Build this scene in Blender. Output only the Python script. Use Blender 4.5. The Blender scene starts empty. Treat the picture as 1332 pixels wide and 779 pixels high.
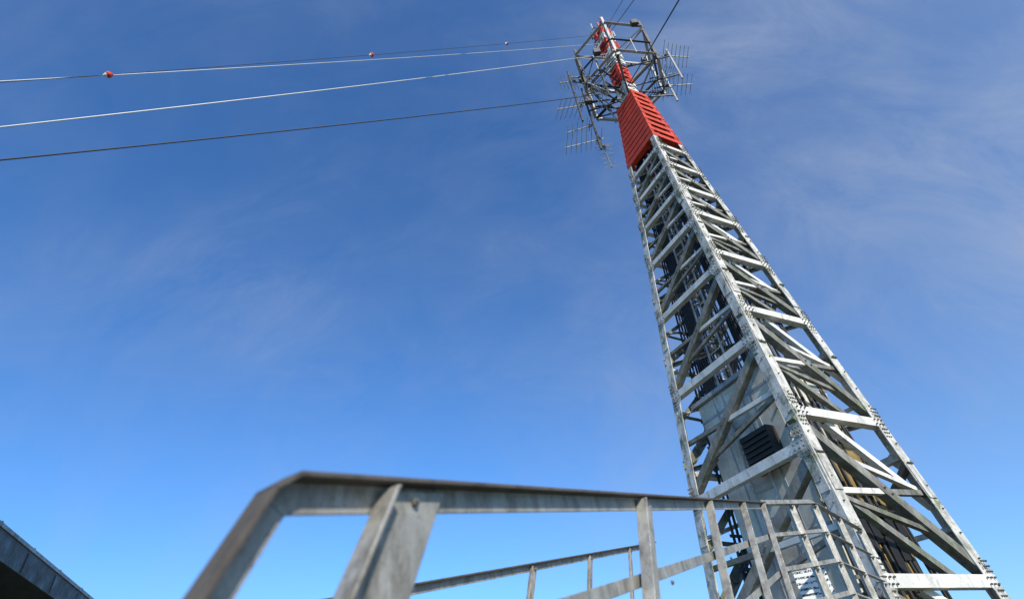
import bpy, bmesh, math, random
from mathutils import Vector as V, Matrix
random.seed(4)
sc=bpy.context.scene
GZ=-0.75
# ---------------------------------------------------------------- materials
def new_mat(name):
    m=bpy.data.materials.new(name); m.use_nodes=True
    nt=m.node_tree; b=nt.nodes["Principled BSDF"]; return m,nt,b
def N(nt,t,**k):
    n=nt.nodes.new(t)
    for a,v in k.items(): setattr(n,a,v)
    return n
def ramp(nt,src,stops):
    r=N(nt,'ShaderNodeValToRGB'); e=r.color_ramp.elements
    while len(e)<len(stops): e.new(.5)
    for i,(p,c) in enumerate(stops):
        e[i].position=p; e[i].color=(c[0],c[1],c[2],1) if isinstance(c,tuple) else (c,c,c,1)
    nt.links.new(src,r.inputs[0]); return r.outputs[0]
def noise(nt,scale,detail=6,rough=.6,stretch=(1,1,1)):
    tc=N(nt,'ShaderNodeTexCoord'); mp=N(nt,'ShaderNodeMapping'); mp.inputs['Scale'].default_value=stretch
    nt.links.new(tc.outputs['Object'],mp.inputs[0])
    n=N(nt,'ShaderNodeTexNoise'); n.inputs['Scale'].default_value=scale; n.inputs['Detail'].default_value=detail; n.inputs['Roughness'].default_value=rough
    nt.links.new(mp.outputs[0],n.inputs['Vector']); return n.outputs['Fac']
def mixc(nt,fac,a,b,blend='MIX'):
    m=N(nt,'ShaderNodeMix',data_type='RGBA',blend_type=blend)
    if isinstance(fac,float): m.inputs[0].default_value=fac
    else: nt.links.new(fac,m.inputs[0])
    for i,c in ((6,a),(7,b)):
        if isinstance(c,tuple): m.inputs[i].default_value=(*c,1)
        else: nt.links.new(c,m.inputs[i])
    return m.outputs[2]
def weathered(name,base,dirt=(.10,.09,.07),moss=(.10,.125,.04),dlo=.5,dhi=.72,mlo=.6,mhi=.75,rough=.5,metal=.1,sc_=1.0,bump=.15):
    m,nt,b=new_mat(name)
    base2=tuple(c*.72 for c in base)
    c=mixc(nt,ramp(nt,noise(nt,3*sc_),[(.35,0.),(.65,1.)]),base,base2)
    c=mixc(nt,ramp(nt,noise(nt,7*sc_,8,.7,(1,1,.35)),[(dlo,0.),(dhi,1.)]),c,dirt)
    c=mixc(nt,ramp(nt,noise(nt,2.3*sc_,9,.75),[(mlo,0.),(mhi,1.)]),c,moss)
    c=mixc(nt,ramp(nt,noise(nt,45*sc_,3,.6),[(.64,0.),(.70,.85)]),c,(.07,.05,.03))
    nt.links.new(c,b.inputs['Base Color'])
    nt.links.new(ramp(nt,noise(nt,9*sc_),[(.3,rough-.1),(.7,rough+.25)]),b.inputs['Roughness'])
    b.inputs['Metallic'].default_value=metal
    bp=N(nt,'ShaderNodeBump'); bp.inputs['Strength'].default_value=bump; bp.inputs['Distance'].default_value=.01
    nt.links.new(noise(nt,60*sc_,4),bp.inputs['Height']); nt.links.new(bp.outputs[0],b.inputs['Normal'])
    return m
M_leg=weathered("steel_leg",(.70,.67,.60),dlo=.46,dhi=.74,mlo=.51,mhi=.66,metal=0)
M_bar=weathered("steel_bar",(.82,.79,.72),dlo=.54,dhi=.8,mlo=.6,mhi=.78,metal=0)
M_diag=weathered("steel_diagonal",(.31,.30,.26),dlo=.38,dhi=.66,mlo=.50,mhi=.68,metal=0)  # underside shade of the diagonals put into a darker base, plus heavier grime
M_bolt=weathered("bolt",(.18,.17,.15),dlo=.5,dhi=.6)
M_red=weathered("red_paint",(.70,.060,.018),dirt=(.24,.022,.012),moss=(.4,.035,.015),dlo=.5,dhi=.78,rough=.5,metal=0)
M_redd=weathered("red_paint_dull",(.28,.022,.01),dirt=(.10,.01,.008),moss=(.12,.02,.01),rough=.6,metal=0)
M_white=weathered("white_paint",(.80,.78,.73),dlo=.6,dhi=.85,mlo=.8,mhi=.95,metal=0)
M_rail=weathered("galvanised_rail",(.46,.44,.39),dirt=(.14,.115,.08),moss=(.15,.13,.07),dlo=.44,dhi=.72,mlo=.53,mhi=.76,rough=.4,metal=.35,sc_=3.0,bump=.3)
M_railtop=weathered("rail_shade_grime",(.10,.085,.07),dirt=(.04,.03,.025),moss=(.08,.07,.04),rough=.7,metal=0,sc_=3.0,bump=.3)  # shadow at the top flange painted in as dark brown, together with grime
M_ant=weathered("antenna_metal",(.52,.51,.49),metal=.1,dlo=.55,dhi=.8)
M_dark=weathered("dark_steel",(.08,.08,.08),dirt=(.04,.035,.03),metal=.3)
M_cab=weathered("cabin_panel",(.70,.67,.57),dirt=(.25,.23,.16),moss=(.2,.22,.09),dlo=.52,dhi=.85,metal=0,sc_=.8)
M_black,nt_,b_=new_mat("black_cable"); b_.inputs['Base Color'].default_value=(.012,.012,.013,1); b_.inputs['Roughness'].default_value=.6
M_wire,nt_,b_=new_mat("guy_strand"); b_.inputs['Base Color'].default_value=(.50,.52,.54,1); b_.inputs['Metallic'].default_value=.2; b_.inputs['Roughness'].default_value=.5
M_wired,nt_,b_=new_mat("guy_strand_dark"); b_.inputs['Base Color'].default_value=(.035,.035,.035,1); b_.inputs['Roughness'].default_value=.7  # near-black colour for the darker strands
M_shed=weathered("shed_cladding",(.10,.105,.11),dirt=(.05,.05,.05),moss=(.05,.055,.04),metal=.2,sc_=.5)
M_trim=weathered("shed_trim",(.42,.44,.46),metal=.3,sc_=.7)
M_wood=weathered("ochre_board",(.34,.23,.07),dirt=(.12,.08,.03),metal=0,sc_=.8)
# ---------------------------------------------------------------- mesh helpers
class MB:
    def __init__(s,name,mats,parent=None):
        s.bm=bmesh.new(); s.name=name; s.mats=mats; s.parent=parent
    def face(s,vs,mi=0):
        try: f=s.bm.faces.new(vs); f.material_index=mi; return f
        except ValueError: return None
    def loft(s,P,Q,mi=0,mis=None):
        A=[s.bm.verts.new(x) for x in P]; B=[s.bm.verts.new(x) for x in Q]; n=len(A)
        for i in range(n): s.face([A[i],A[(i+1)%n],B[(i+1)%n],B[i]],mis[i] if mis else mi)
        s.face(A[::-1],mi); s.face(B,mi)
    def prism(s,p,q,u,v,poly,mi=0,k=1.0,mis=None):
        s.loft([p+u*x+v*y for x,y in poly],[q+u*x*k+v*y*k for x,y in poly],mi,mis)
    def angle(s,p,q,u,v,w,t=.012,mi=0,k=1.0,w2=None):
        w2=w2 or w
        s.prism(p,q,u,v,[(0,0),(w,0),(w,t),(t,t),(t,w2),(0,w2)],mi,k)
    def flat(s,p,q,u,v,w,t,mi=0):
        s.prism(p,q,u,v,[(-w/2,-t/2),(w/2,-t/2),(w/2,t/2),(-w/2,t/2)],mi)
    def tube(s,p,q,r,n=8,mi=0,k=1.0):
        d=(q-p).normalized(); u=d.orthogonal().normalized(); v=d.cross(u)
        s.prism(p,q,u,v,[(r*math.cos(2*math.pi*i/n),r*math.sin(2*math.pi*i/n)) for i in range(n)],mi,k)
    def box(s,c,ax,ay,az,mi=0):
        s.prism(c-az,c+az,ax,ay,[(-1,-1),(1,-1),(1,1),(-1,1)],mi)
    def bolt(s,p,n,r=.022,h=.022,mi=0):
        s.tube(p,p+n*h,r,6,mi)
        s.tube(p+n*h,p+n*(h+.6*h),r*.5,6,mi)
    def done(s,bevel=0):
        bmesh.ops.recalc_face_normals(s.bm,faces=s.bm.faces)
        me=bpy.data.meshes.new(s.name); s.bm.to_mesh(me); s.bm.free()
        for m in s.mats: me.materials.append(m)
        o=bpy.data.objects.new(s.name,me); sc.collection.objects.link(o)
        if s.parent: o.parent=s.parent
        if bevel:
            b=o.modifiers.new("bevel",'BEVEL'); b.width=bevel; b.segments=2; b.limit_method='ANGLE'; b.angle_limit=math.radians(40)
        return o
def empty(name):
    e=bpy.data.objects.new(name,None); sc.collection.objects.link(e); return e
def lerp(p,q,t): return p+(q-p)*t
# ---------------------------------------------------------------- tower frame
X=V((1,0,0));Y=V((0,1,0));Z=V((0,0,1))
azC=math.radians(28.3); ps=math.radians(28.3); W1,W2,T=3.10,3.79,.0435
C0=V((10*math.sin(azC),10*math.cos(azC),0)); a=V((math.cos(ps),math.sin(ps),0)); b=V((-math.sin(ps),math.cos(ps),0))
CT=C0+a*W1/2+b*W2/2
base=[C0,C0+a*W1,C0+a*W1+b*W2,C0+b*W2]
def cor(i,h):
    q=CT+(base[i]-CT)*(1-T*h); return V((q.x,q.y,h))
tower=empty("lattice_tower")
legs=MB("legs",[M_leg,M_red],tower)
dirs=[(a,b),(-a,b),(-a,-b),(a,-b)]
segs=[(GZ,3.0,.27),(3.0,7.6,.255),(7.6,11.2,.225),(11.2,14.4,.19),(14.4,17.6,.15)]
for i,(u,v) in enumerate(dirs):
    for (h0,h1,w) in segs:
        legs.angle(cor(i,h0),cor(i,h1),u,v,w,.022,1 if h0>14 else 0,.9)
    for h in (3.0,7.6,11.2):
        for (uu,nn) in ((u,-v),(v,-u)):
            p=cor(i,h-.32)+uu*.14+nn*.012; q=cor(i,h+.32)+uu*.14+nn*.012
            legs.flat(p,q,uu,nn,.2,.016,0)
legs.done(.004)
faces=[(0,1,a,-b,'R'),(1,2,b,a,'L2'),(2,3,-a,b,'R2'),(3,0,-b,-a,'L')]
levR=[GZ+.15,1.3,4.2,6.8,8.7,10.3,11.5,12.7,13.8]
levL=[GZ+.15,.9,3.55,6.0,8.2,10.0,11.4,12.6,13.7]
bars=MB("horizontal_braces",[M_bar],tower)
diag=MB("diagonal_braces",[M_diag,M_bar],tower)
bolts=MB("bolts",[M_bolt],tower)
gus=MB("gusset_plates",[M_leg],tower)
def brace(mb,p,q,nrm,w,off,t=.012,mi=0):
    d=(q-p).normalized(); side=nrm.cross(d).normalized()
    if side.z<0: side=-side
    base_=nrm*off - side*w/2
    mb.angle(p+base_,q+base_,side,-nrm,w,t,mi)
for (i,j,d,n,tag) in faces:
    lev=levR if tag[0]=='R' else levL
    for k,h in enumerate(lev):
        w=.20-.006*h
        p,q=cor(i,h),cor(j,h)
        dd=(q-p).normalized()
        brace(bars,p+dd*.10,q-dd*.10,n,w,.016,.014)
        for c,s in ((p,1),(q,-1)):
            gw=(.32 if tag[0]=='L' else .25)-.009*h
            g0=c+dd*s*.02+n*.004
            poly=[(0,-gw*.9),(gw*.75,-gw*.9),(gw*1.1,-.10),(gw*1.1,.09),(gw*.75,gw*.5),(0,gw*.5)]
            P=[g0+dd*s*x+Z*y for x,y in poly]
            gus.loft(P,[x+n*.010 for x in P])
            for bx in (.10,.20,.30):
                for bz in (-.05,.045):
                    bolts.bolt(c+dd*s*bx+Z*bz+n*.03,n,.017)
            for bz in (-.30,-.22,-.14,.14,.22,.3):
                for bx in (.06,.12,.18): bolts.bolt(c+dd*s*(bx)+Z*bz+n*.012,n,.017)
        if k<len(lev)-1:
            h1=lev[k+1]
            if tag=='L': A,B,A0,B1=cor(j,h1-.12),cor(i,h+.12),cor(j,h),cor(i,h1)
            else: A,B,A0,B1=cor(i,h1-.12),cor(j,h+.12),cor(i,h),cor(j,h1)
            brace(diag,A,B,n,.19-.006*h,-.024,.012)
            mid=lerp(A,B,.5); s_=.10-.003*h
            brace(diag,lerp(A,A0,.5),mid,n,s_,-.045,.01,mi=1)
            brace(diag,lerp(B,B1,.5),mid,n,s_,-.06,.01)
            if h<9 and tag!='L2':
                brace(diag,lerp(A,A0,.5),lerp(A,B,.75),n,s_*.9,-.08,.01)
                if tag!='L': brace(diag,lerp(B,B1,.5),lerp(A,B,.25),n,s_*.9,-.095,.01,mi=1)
            # long secondary members running alongside the main diagonal
            if tag[0]=='R':
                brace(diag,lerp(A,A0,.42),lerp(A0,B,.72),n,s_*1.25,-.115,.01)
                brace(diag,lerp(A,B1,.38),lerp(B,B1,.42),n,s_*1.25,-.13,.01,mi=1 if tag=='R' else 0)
            for t_ in (.03,.06,.48,.52,.94,.97):
                bolts.bolt(lerp(A,B,t_)-n*.022,n,.018)
for i,(u,v) in enumerate(dirs):
    h=GZ+.3
    while h<14.2:
        for (uu,nn) in ((u,-v),(v,-u)):
            bolts.bolt(cor(i,h)+uu*.10+nn*.006,nn,.015); 
        h+=.42
for h in levR[1:]:
    brace(diag,cor(0,h),cor(2,h),Z,.09,0.0); brace(diag,cor(1,h+.02),cor(3,h+.02),Z,.09,.1)
for o_ in (bars,diag): o_.done(.003)
bolts.done(); gus.done()
# red section
red=MB("red_section",[M_red,M_redd,M_white],tower)
for (i,j,d,n,tag) in faces:
    h=14.45
    while h<17.6:
        p,q=cor(i,h),cor(j,h); dd=(q-p).normalized()
        brace(red,p-dd*.02,q+dd*.02,n,.16 if tag[0]=='R' else .19,.02,.012,mi=0)
        h+=.39 if tag[0]=='R' else .27
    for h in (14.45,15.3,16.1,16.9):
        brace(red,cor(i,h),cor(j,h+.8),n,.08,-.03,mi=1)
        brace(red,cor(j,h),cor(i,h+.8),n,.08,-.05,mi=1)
red.done(.003)
# upper mast
mast=MB("upper_mast",[M_white,M_red,M_ant,M_dark],tower)
hw=.27
mc=[(-hw,-hw),(hw,-hw),(hw,hw),(-hw,hw)]
CTx=lambda h:V((CT.x,CT.y,h))
def mcor(i,h): return CTx(h)+a*mc[i][0]+b*mc[i][1]
bands=[(17.4,18.7,0),(18.7,20.0,1),(20.0,21.3,0),(21.3,22.1,1),(22.1,22.6,0),(22.6,23.3,1)]
for h0,h1,mi in bands:
    for i,(u,v) in enumerate(dirs): mast.angle(mcor(i,h0),mcor(i,h1),u,v,.13,.014,mi)
    h=h0+.06
    while h<h1-.05:
        for i in range(4):
            j=(i+1)%4; n=[-b,a,b,-a][i]
            brace(mast,mcor(i,h),mcor(j,h),n,.09,.012,mi=mi)
            if h+.32<h1: brace(mast,mcor(i,h+.04),mcor(j,h+.30),n,.06,-.015,mi=mi)
        h+=.34
    mast.box(CTx((h0+h1)/2),a*.10,b*.10,Z*((h1-h0)/2-.004),mi)
for h in (21.9,22.6,23.1,23.5):
    for k in range(6):
        an=k*math.pi/3+h; d=V((math.cos(an),math.sin(an),0))
        mast.tube(CTx(h)+d*.1,CTx(h)+d*.45,.02,6,3)
        mast.tube(CTx(h)+d*.44-Z*.22,CTx(h)+d*.44+Z*.22,.035,8,(1,3,2)[k%3])
mast.tube(CTx(23.3),CTx(24.2),.03,8,0)
mast.done()
# ring platform
ring=MB("antenna_platform",[M_ant,M_dark,M_red],tower)
def rp(an,r,h): return CTx(h)+V((math.cos(an),math.sin(an),0))*r
NS=6; off=math.radians(12); RR=1.54
for h,s in ((18.7,.07),(19.6,.04),(20.9,.07)):
    for k in range(NS):
        a0=off+k*2*math.pi/NS; a1=off+(k+1)*2*math.pi/NS
        p,q=rp(a0,RR,h),rp(a1,RR,h); d=(q-p).normalized()
        ring.angle(p,q,d.cross(Z),Z,s+.03,.012,0 if h!=19.6 else 1)
        if h!=19.6:
            ring.angle(rp(a0,.25,h-.05),rp(a0,RR,h-.05),Z.cross((rp(a0,1,h)-CTx(h)).normalized()),-Z,.08,.012,0 if h>20 else 1)
for k in range(NS):
    a0=off+k*2*math.pi/NS; a1=off+(k+1)*2*math.pi/NS
    ring.angle(rp(a0,RR,18.5),rp(a0,RR,21.5),X,Y,.085,.012,k%2)
    ring.tube(rp(a0,RR,18.7),rp(a1,RR,20.9),.02,6,1)
    ring.tube(rp(a0,RR*.98,18.7),rp(a0,.3,17.6),.035,6,1)
    ring.tube(rp(a0+.5,RR*.93,18.6),rp(a0+.5,RR*.93,19.6),.025,6,0)
for k in range(NS):
    a0=off+k*2*math.pi/NS; a1=off+(k+1)*2*math.pi/NS
    if k in (1,4): continue
    for r in [1.12,1.22,1.32,1.42]:
        ring.flat(rp(a0,r,18.72),rp(a1,r,18.72),Z,(rp((a0+a1)/2,1,0)-CTx(0)).normalized(),.04,.012,1)
for (x,y,h0,h1) in ((-1.5,.35,15.6,19.6),(-1.95,-.05,16.8,20.3),(-1.0,-.8,17.0,19.4),(1.7,.1,17.6,20.9),(2.05,-.3,18.4,20.6)):
    c=CTx(0)+V((x,y,0)); ring.tube(c+Z*h0,c+Z*h1,.04,8,1 if x<0 else 0)
    for h in (max(h0+.3,18.0),h1-.5):
        ring.tube(c+Z*h,CTx(h)+V((x*.15,y*.15,0)),.032,6,1)
for an,h in ((.3,21.4),(2.4,21.5),(4.0,19.4),(5.2,20.9),(3.2,18.0),(1.2,18.3)):
    p=rp(an,RR,h); ring.box(p,X*.12,Y*.09,Z*.14,1)
for k in range(7):
    p=rp(3.0+.1*k,RR*(.6+.1*k),18.0+.2*k); ring.tube(p,p+V((.3,.1,-.9)),.02,5,1)
ring.done()
# yagi antennas
def yagi(c,d,e,L=1.5,n=8,el=.62,mount=None):
    mb=MB("yagi_antenna",[M_ant,M_dark])
    d=d.normalized(); e=e.normalized()
    mb.tube(c,c+d*L,.022,6,0)
    for k in range(n):
        t=.06+.9*k/(n-1); l=el*(1-.25*t)*(1.0 if k else 1.15)
        p=c+d*L*t; mb.tube(p-e*l/2,p+e*l/2,.013,5,0)
    p=c+d*L*.14; f=d.cross(e)
    mb.tube(p-e*.2+f*.05,p+e*.2+f*.05,.018,5,0)
    mb.box(p+f*.04,d*.05,e*.05,f*.05,1)
    if mount is not None: mb.tube(c+d*.1,mount,.028,6,1)
    mb.done()
cc=CTx(0)
def at(x,y,h): return cc+V((x,y,h))
EY=V((.1,-.9,.45))
yagi(at(1.75,-.3,20.2),V((.95,.2,.05)),EY,1.15,7,1.0,at(1.2,-.2,19.8))
yagi(at(1.45,.1,18.7),V((.9,.0,-.1)),EY,1.1,7,.95,at(1.1,.1,18.6))
yagi(at(1.6,.1,19.5),V((.8,.3,.5)),V((.3,-.9,.3)),.9,6,.7,at(1.1,.1,19.3))
yagi(at(-1.7,-.05,17.8),V((-.95,.1,.1)),V((.35,-.85,.3)),1.0,6,1.0,at(-1.2,0,18.0))
yagi(at(-1.3,.35,16.2),V((-.95,.1,-.05)),EY,1.4,8,.7,at(-1.5,.35,16.4))
yagi(at(-1.4,.35,15.9),V((.2,.5,-.6)),X,.9,6,.55,at(-1.5,.35,16.1))
yagi(at(-1.7,-.05,19.5),V((-.85,.1,.2)),V((-.3,-.85,.3)),.7,6,.7,at(-1.2,0,19.2))
yagi(at(-1.0,-.8,17.3),V((-.7,-.3,.2)),EY,.8,6,.65,at(-.8,-.5,17.8))
yagi(at(-1.5,.35,17.1),V((-.9,.2,.0)),EY,1.0,6,.7,at(-1.5,.35,17.1))
# ---------------------------------------------------------------- inside of the tower
def inner(fi,fj,t,inset,h):
    p=lerp(cor(fi,h),cor(fj,h),t); n={(0,1):b,(3,0):a,(2,3):-b,(1,2):-a}[(fi,fj)]
    return p+n*inset*(1-T*h)
ladder=MB("climbing_ladder",[M_dark,M_ant],tower)
t0,t1=.42,.58
for t in (t0,t1): ladder.tube(inner(3,0,t,.5,GZ),inner(3,0,t,.5,14.2),.028,6,1)
h=GZ+.3
while h<14:
    ladder.tube(inner(3,0,t0,.5,h),inner(3,0,t1,.5,h),.016,6,1)
    h+=.27
h=5.8
while h<14:
    pts=[]; s=(1-T*h); c=inner(3,0,.5,.5,h)
    for k in range(9):
        an=math.pi*k/8; pts.append(c+(-b)*math.cos(an)*.42*s+a*math.sin(an)*.75*s)
    for p,q in zip(pts,pts[1:]): ladder.flat(p,q,Z,(q-p).normalized().cross(Z),.05,.01,0)
    h+=.6
for k in range(1,8):
    an=math.pi*k/8
    f=lambda h:inner(3,0,.5,.5,h)+(-b)*math.cos(an)*.42*(1-T*h)+a*math.sin(an)*.75*(1-T*h)
    ladder.flat(f(5.8),f(14.),b,a,.04,.01,0)
ladder.done()
cab=MB("feeder_cables",[M_black,M_dark,M_wood,M_diag],tower)
for t,r,ins in ((.20,.04,.6),(.235,.03,.6),(.27,.045,.62),(.36,.025,.7),(.385,.04,.62),(.43,.05,.62),(.465,.03,.75),(.5,.04,.62),(.59,.035,.62),(.62,.045,.66),(.655,.03,.62),(.73,.05,.7),(.80,.03,.62),(.83,.035,.62)):
    cab.tube(inner(0,1,t,ins,GZ),inner(0,1,t+random.uniform(-.02,.02),ins,17.2),r,7,0,.5)
for k in range(9):
    t=.68+.022*k; cab.tube(inner(3,0,t,.75,5.9),inner(3,0,t,.75,17.),.03,6,0,.6)
for k in range(8):
    t=.12+.03*k; cab.tube(inner(3,0,t,1.1,5.5),inner(3,0,t,1.1,16.),.03,6,0,.6)
for k in range(10):
    t=.3+.05*k; cab.tube(inner(2,3,t,.35,GZ),inner(2,3,t,.35,16.5),.032,6,0,.6)
h=GZ+.4
while h<16.5:
    cab.flat(inner(0,1,.16,.70,h),inner(0,1,.88,.70,h),Z,b,.06,.02,3)
    if h>5.6: cab.flat(inner(3,0,.66,.8,h+.2),inner(3,0,.9,.8,h+.2),Z,a,.05,.02,1)
    cab.flat(inner(2,3,.26,.4,h+.1),inner(2,3,.8,.4,h+.1),Z,b,.06,.02,1)
    h+=.62
cab.done()
cabin=empty("equipment_cabin")
cb=MB("walls",[M_cab],cabin); cm=CTx(0)+b*.02+a*.05
hx,hy,top=.86,1.0,5.6
cb.box(V((cm.x,cm.y,(top+GZ)/2)),a*hx,b*hy,Z*((top-GZ)/2)); cb.done(.02)
cs=MB("panel_seams",[M_trim],cabin)
for z in (1.0,2.4,3.8,5.2):
    cs.box(V((cm.x,cm.y,z)),a*(hx+.012),b*(hy+.012),Z*.03)
for yy in (-.32,.32): cs.box(V((cm.x,cm.y,(top+GZ)/2))+b*yy*hy*1.5,a*(hx+.008),b*.02,Z*((top-GZ)/2-.02))
cs.box(V((cm.x,cm.y,top+.05)),a*(hx+.1),b*(hy+.1),Z*.05); cs.done(.004)
cv=MB("vent_hood",[M_black,M_trim],cabin)
vc=V((cm.x,cm.y,3.95))-a*(hx+.14)-b*.38
cv.box(vc,a*.12,b*.36,Z*.38,0)
for k in range(6): cv.box(vc-a*.14+Z*(-.28+.11*k),a*.03,b*.33,Z*.012,0)
cv.done(.006)
cy=MB("cable_riser_board",[M_wood,M_black],cabin)
cy.box(V((cm.x,cm.y,1.6))-b*(hy+.06),a*.8,b*.03,Z*2.3,0)
for k in range(6): cy.box(V((cm.x,cm.y,1.9))-b*(hy+.16)+a*(-.6+.24*k)+Z*random.uniform(-.5,.6),a*.09,b*.07,Z*random.uniform(.2,.5),1)
cy.done(.004)
# ---------------------------------------------------------------- guy wires
def guy(p,g,r,mat,sag=.12,balls=()):
    mb=MB("guy_wire",[mat,M_red,M_white])
    n=40; pts=[]
    for k in range(n+1):
        t=k/n; x=lerp(p,g,t); x.z-=sag*4*t*(1-t); pts.append(x)
    rings=[]
    d=(g-p).normalized(); u=d.orthogonal().normalized(); v=d.cross(u)
    for x in pts: rings.append([mb.bm.verts.new(x+u*r*math.cos(i*math.pi/4)+v*r*math.sin(i*math.pi/4)) for i in range(8)])
    for A,B in zip(rings,rings[1:]):
        for i in range(8):
            f=mb.face([A[i],A[(i+1)%8],B[(i+1)%8],B[i]],0); f.smooth=True
    for t in balls:
        x=lerp(p,g,t); x.z-=sag*4*t*(1-t); R=.058
        prof=[(-1.4,.12),(-.9,.6),(-.25,1.),(.1,.98),(.5,.65),(1.4,.1)]
        rs=[[mb.bm.verts.new(x+d*R*s_+(u*math.cos(i*math.pi/6)+v*math.sin(i*math.pi/6))*R*w_) for i in range(12)] for s_,w_ in prof]
        for kk,(A,B) in enumerate(zip(rs,rs[1:])):
            for i in range(12): mb.face([A[i],A[(i+1)%12],B[(i+1)%12],B[i]],2 if kk>=4 else 1)
    mb.tube(lerp(p,g,.965),g,.05,8,0)
    mb.box(V((g.x,g.y,GZ+.12)),X*.3,Y*.3,Z*.14,0)
    return mb.done()
guy(CTx(23.1),V((-15.2,-1.2,GZ)),.006,M_wired,.33,(.215,.39,.565))
guy(CTx(22.3),V((-17.0,-1.6,GZ)),.009,M_wire,.33)
guy(CTx(21.4),V((-18.8,-.7,GZ)),.015,M_wire,.36)
guy(CTx(18.5),V((-17.2,-1.0,GZ)),.013,M_wired,.36)
guy(CTx(18.6),V((1.96,-4.9,GZ)),.016,M_wired,.05)
guy(CTx(22.6),V((1.8,-3.1,GZ)),.010,M_wired,.05)
guy(CTx(23.1),V((1.5,-3.3,GZ)),.007,M_wired,.05)
# ---------------------------------------------------------------- stair with handrails
v=V((.4676,.8556,.222)).normalized(); q=V((.22,.42,1)).normalized(); vh=V((.4796,.8775,0)).normalized(); side=V((-vh.y,vh.x,0))
P0=V((-.378,.765,.307))
stair=empty("access_stair")
def rail_side(name,O,L,posts,flange,post_w,wid=.055,dzs=(.32,.66)):
    mb=MB(name,[M_rail,M_bolt,M_railtop],stair)
    top=(q-v*q.dot(v)).normalized()
    E=O+v*L; n=flange
    mis=[0,2,2,2,0,0]
    prof=[(-wid/2,0),(wid/2,0),(wid/2,wid*.8),(wid/2-.009,wid*.8),(wid/2-.009,.007),(-wid/2,.007)]
    mb.prism(O+v*.016,E,top,n,prof,mis=mis)
    dn=-q; tt=(-v-dn*(-v).dot(dn)).normalized()
    S=O+dn*.016
    A=[mb.bm.verts.new(O+v*.016+top*x+n*y) for x,y in prof]
    B=[mb.bm.verts.new(S+tt*x+n*y) for x,y in prof]
    for i in range(6): mb.face([A[i],A[(i+1)%6],B[(i+1)%6],B[i]],mis[i])
    mb.prism(S,S+dn*1.04,tt,n,prof,mis=mis)
    # post: channel section whose upper end is cut parallel to the rail
    pd=-q; pt=(v-pd*v.dot(pd)).normalized(); kv=1/v.dot(pt)
    for l in posts:
        s0=O+v*l+top*(wid/2-.016)+n*.009
        w=post_w
        pf=[(-w/2,0),(w/2,0),(w/2,.007),(-w/2+.008,.007),(-w/2+.008,w*.32),(-w/2,w*.32)]
        mb.loft([s0+v*(x*kv)+n*y for x,y in pf],[s0+pd*1.08+pt*x+n*y for x,y in pf])
        mb.bolt(s0-top*.022+n*.008-v*w*.08,n,.009,.008,1)
        mb.bolt(s0-top*.30+n*.008,n,.009,.007,1)
    for dz in dzs:
        o=O-q*dz+n*-.008
        mb.flat(o,o+v*L,top,n,.04,.007)
    mb.done(.0025)
rail_side("near_handrail",P0,5.25,[.30,1.70,2.90,4.05,5.15],-side,.14)
R2=V((.857,5.37,1.29)); alongs=(R2-P0).dot(v)
R20=R2-v*(alongs-.05)
R20.z-=.02
rail_side("far_handrail",R20,5.25,[.3,1.5,2.7,3.6,4.5,5.15],-side,.07,.045)
st=MB("treads",[M_rail],stair)
for O in (P0,R20):
    o=O-q*1.0
    st.flat(o,o+v*5.25,(q-v*q.dot(v)).normalized(),side,.16,.008)
k=0.1
while k<5.25:
    c=P0-q*1.0+v*k
    st.box(c+side*.57,vh*.12,side*.555,Z*.014); k+=.31
st.done(.002)
# landing
land=empty("landing_platform")
lb=MB("railing",[M_rail,M_bolt],land)
A=P0+v*5.25; B=V((2.85,5.95,1.62)); D=V((3.75,7.0,1.56)); FZ=.42
def rr(p,q_,w=.05):
    d=(q_-p).normalized(); s_=d.cross(Z).normalized()
    lb.angle(p,q_,Z,s_,w,.006)
for dz in (0,.28,.56,.84):
    rr(A-Z*dz,B-Z*dz,.055 if dz==0 else .04); rr(B-Z*dz,D-Z*dz,.055 if dz==0 else .04)
for p in (B,lerp(B,D,.5),D,lerp(A,B,.5)):
    lb.angle(p+Z*.0,V((p.x,p.y,FZ-.1)),X,Y,.06,.007)
    for dz in (.02,.3,.58): lb.bolt(p-Z*dz-Y*.004+X*.03,-Y,.012)
for dz in (0,.5): rr(D-Z*dz,D+(C0-D)*.35-Z*dz,.05)
lb.done(.002)
lf=MB("floor",[M_rail,M_dark],land)
Fo=V((A.x,A.y,FZ)); 
lf.flat(Fo,Fo+vh*2.6,side,Z,.06,.14); lf.flat(Fo+side*1.25,Fo+side*1.25+vh*2.6,side,Z,.06,.14)
for k in range(44): 
    p=Fo+vh*(.03+.058*k)+Z*.02; lf.flat(p,p+side*1.25,Z,vh,.03,.008,1)
for c in (Fo+vh*.2,Fo+vh*2.4,Fo+side*1.2+vh*.2,Fo+side*1.2+vh*2.4): lf.angle(c-Z*.07,V((c.x,c.y,GZ)),X,Y,.09,.01)
lf.done()
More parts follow.
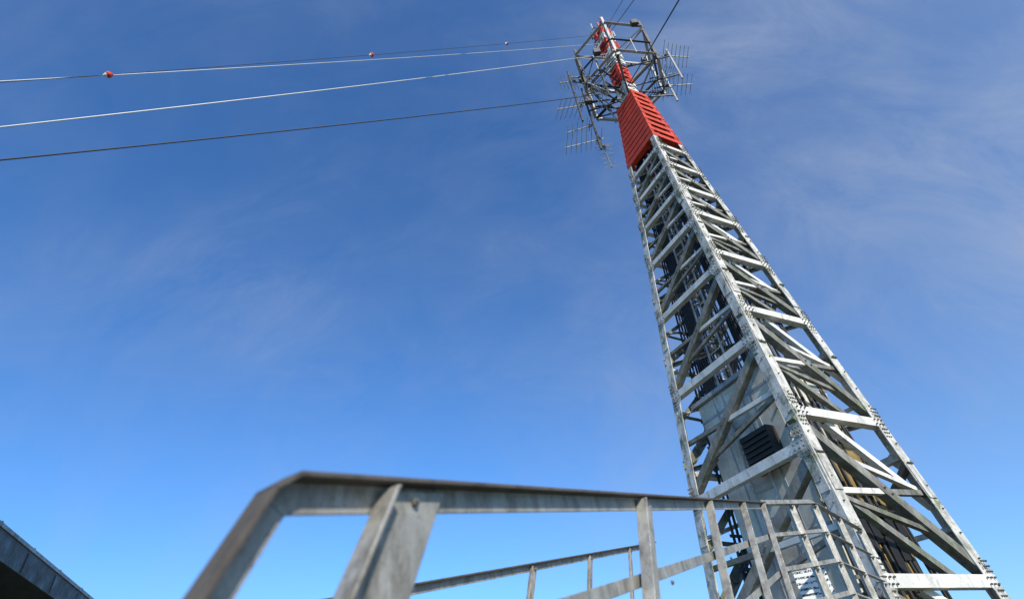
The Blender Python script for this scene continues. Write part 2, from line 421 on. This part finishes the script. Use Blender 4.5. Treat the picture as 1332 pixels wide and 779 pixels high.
# sign
M_sign,nt,bs=new_mat("sign_enamel")
tc=N(nt,'ShaderNodeTexCoord'); sp=N(nt,'ShaderNodeSeparateXYZ'); nt.links.new(tc.outputs['Object'],sp.inputs[0])
mul=N(nt,'ShaderNodeMath',operation='MULTIPLY'); mul.inputs[1].default_value=17; nt.links.new(sp.outputs['Z'],mul.inputs[0])
fr=N(nt,'ShaderNodeMath',operation='FRACT'); nt.links.new(mul.outputs[0],fr.inputs[0])
gt=N(nt,'ShaderNodeMath',operation='GREATER_THAN'); gt.inputs[1].default_value=.6; nt.links.new(fr.outputs[0],gt.inputs[0])
nz=N(nt,'ShaderNodeTexNoise'); nz.inputs['Scale'].default_value=60; nt.links.new(tc.outputs['Object'],nz.inputs['Vector'])
g2=N(nt,'ShaderNodeMath',operation='GREATER_THAN'); g2.inputs[1].default_value=.45; nt.links.new(nz.outputs['Fac'],g2.inputs[0])
mm=N(nt,'ShaderNodeMath',operation='MULTIPLY'); nt.links.new(gt.outputs[0],mm.inputs[0]); nt.links.new(g2.outputs[0],mm.inputs[1])
nt.links.new(mixc(nt,mm.outputs[0],(.75,.75,.72),(.03,.03,.03)),bs.inputs['Base Color'])
sg=MB("warning_sign",[M_sign,M_rail])
scn=V((3.07,7.15,1.0))
sg.box(scn,V((.17,-.05,0)),V((.001,.004,0)),Z*.24,0)
sg.angle(scn+V((.0,.03,.3)),V((scn.x,scn.y+.03,FZ)),X,Y,.05,.006,1)
sg.done(.001)
# ---------------------------------------------------------------- shed
shed=empty("flat_roof_shed")
e0=V((-7.42,7.23,2.93)); ed=V((-.36,.93,0)).normalized(); en=V((-ed.y,ed.x,0))
if en.x>0: en=-en
s0=e0-ed*4; s1=e0+ed*9
sh=MB("roof",[M_shed,M_trim],shed)
sh.prism(s0,s1,en,Z,[(0,0),(0,-.30),(.05,-.30),(.05,-.05),(6,.0),(6,.12),(0,.06)],0)
sh.prism(s0-en*.02,s1-en*.02,en,Z,[(0,.03),(0,.085),(.12,.085),(.12,.065),(.018,.065),(.018,.03)],1)
sh.prism(s0+en*.06,s1+en*.06,en,Z,[(0,-.26),(.9,-.26),(.9,-.22),(0,-.22)],0)
k=0
while k<13:
    sh.box(s0+ed*k-en*.006-Z*.14,ed*.008,en*.006,Z*.14,0)
    sh.box(s0+ed*(k+.2)+en*.05+Z*.10,ed*.03,en*.03,Z*.025,0)
    k+=1.3
sh.done(.003)
sw=MB("walls",[M_shed,M_trim,M_dark],shed)
wc=(s0+s1)/2+en*3.2; wc.z=(2.93-.26+GZ)/2
sw.box(wc,ed*6.3,en*2.3,Z*((2.93-.26-GZ)/2),0)
for k in range(30): sw.box(V((s0.x,s0.y,wc.z))+ed*(.5+.42*k)+en*.88,ed*.03,en*.02,Z*((2.93-.27-GZ)/2),0)
for k in (2.5,5.5,8.5):
    sw.box(V((s0.x,s0.y,1.0))+ed*k+en*.85,ed*.5,en*.03,Z*.4,2)
sw.done()
# ---------------------------------------------------------------- ground
M_g,nt,bg=new_mat("ground_grass_gravel")
c=mixc(nt,ramp(nt,noise(nt,.35,8),[(.42,0.),(.58,1.)]),(.055,.085,.025),(.19,.17,.14))
c=mixc(nt,ramp(nt,noise(nt,14,6),[(.4,0.),(.7,.6)]),c,(.03,.04,.015))
nt.links.new(c,bg.inputs['Base Color']); bg.inputs['Roughness'].default_value=.95
g=MB("ground",[M_g])
S=1500; n=24
def gc(i): t=(i/n-.5)*2; return S*math.copysign(abs(t)**3,t)
vs=[[g.bm.verts.new((gc(i),gc(j),GZ)) for j in range(n+1)] for i in range(n+1)]
for i in range(n):
    for j in range(n): g.face([vs[i][j],vs[i+1][j],vs[i+1][j+1],vs[i][j+1]])
g.done()
fo=MB("tower_foundation",[M_trim])
for i in range(4):
    c=cor(i,GZ); fo.box(V((c.x,c.y,GZ+.06)),a*.5,b*.5,Z*.09)
fo.done(.02)
# ---------------------------------------------------------------- light + sky
sun_el=math.radians(34); sdir=V((.36,-.93,0)).normalized()
L=bpy.data.lights.new("sun",'SUN'); L.energy=5.0; L.angle=math.radians(.53); L.color=(1,.94,.83)
lo=bpy.data.objects.new("sun",L); sc.collection.objects.link(lo)
sv=V((sdir.x*math.cos(sun_el),sdir.y*math.cos(sun_el),math.sin(sun_el)))
lo.rotation_euler=sv.to_track_quat('Z','Y').to_euler()
w=bpy.data.worlds.new("World"); sc.world=w; w.use_nodes=True; nt=w.node_tree
bgn=nt.nodes['Background']; bgn.inputs['Strength'].default_value=.112
sky=N(nt,'ShaderNodeTexSky',sky_type='NISHITA'); sky.sun_disc=False; sky.sun_elevation=sun_el
sky.sun_rotation=math.atan2(sdir.x,sdir.y); sky.air_density=1.0; sky.dust_density=.5; sky.ozone_density=1.4
skyc=mixc(nt,1.0,sky.outputs[0],(.66,1.22,1.85),'MULTIPLY')
tc=N(nt,'ShaderNodeTexCoord')
def wn(scale,rot,sc3,det,rough,dist):
    mp=N(nt,'ShaderNodeMapping'); mp.inputs['Scale'].default_value=sc3; mp.inputs['Rotation'].default_value=rot
    nt.links.new(tc.outputs['Generated'],mp.inputs[0])
    n1=N(nt,'ShaderNodeTexNoise'); n1.inputs['Scale'].default_value=scale; n1.inputs['Detail'].default_value=det; n1.inputs['Roughness'].default_value=rough; n1.inputs['Distortion'].default_value=dist
    nt.links.new(mp.outputs[0],n1.inputs['Vector']); return n1.outputs['Fac']
f1=ramp(nt,wn(1.6,(.3,.5,.7),(1,1.5,1.5),6,.5,.3),[(.38,0.),(.68,1.)])
f2=ramp(nt,wn(4.0,(.2,.9,.3),(1,2.4,1.2),10,.66,.6),[(.32,.05),(.72,1.)])
mu=N(nt,'ShaderNodeMath',operation='MULTIPLY'); nt.links.new(f1,mu.inputs[0]); nt.links.new(f2,mu.inputs[1])
sx=N(nt,'ShaderNodeSeparateXYZ'); nt.links.new(tc.outputs['Generated'],sx.inputs[0])
hz=ramp(nt,sx.outputs['X'],[(.05,0.),(.75,1.)])
# thicker thin-cloud veil towards +X
ga=N(nt,'ShaderNodeMath',operation='MULTIPLY_ADD'); nt.links.new(hz,ga.inputs[0]); ga.inputs[1].default_value=.5; ga.inputs[2].default_value=.30
m2=N(nt,'ShaderNodeMath',operation='MULTIPLY'); nt.links.new(mu.outputs[0],m2.inputs[0]); nt.links.new(ga.outputs[0],m2.inputs[1])
ad=N(nt,'ShaderNodeMath',operation='MULTIPLY_ADD'); nt.links.new(hz,ad.inputs[0]); ad.inputs[1].default_value=.20; nt.links.new(m2.outputs[0],ad.inputs[2])
nt.links.new(mixc(nt,ad.outputs[0],skyc,(3.7,4.4,5.7)),bgn.inputs['Color'])
# ---------------------------------------------------------------- camera
e,r=math.radians(39.1),math.radians(-6.8)
F=V((0,math.cos(e),math.sin(e))); U0=V((0,-math.sin(e),math.cos(e)))
R=X*math.cos(r)+U0*math.sin(r); U=-X*math.sin(r)+U0*math.cos(r)
cam=bpy.data.cameras.new("camera"); co=bpy.data.objects.new("camera",cam); sc.collection.objects.link(co); sc.camera=co
co.matrix_world=Matrix(((R.x,U.x,-F.x,0),(R.y,U.y,-F.y,0),(R.z,U.z,-F.z,0),(0,0,0,1)))
cam.sensor_width=36; cam.lens=703/1332*36; cam.clip_start=.02; cam.clip_end=5000
cam.dof.use_dof=True; cam.dof.focus_distance=13; cam.dof.aperture_fstop=2.4
sc.view_settings.view_transform='Standard'; sc.view_settings.look='None'; sc.view_settings.exposure=0
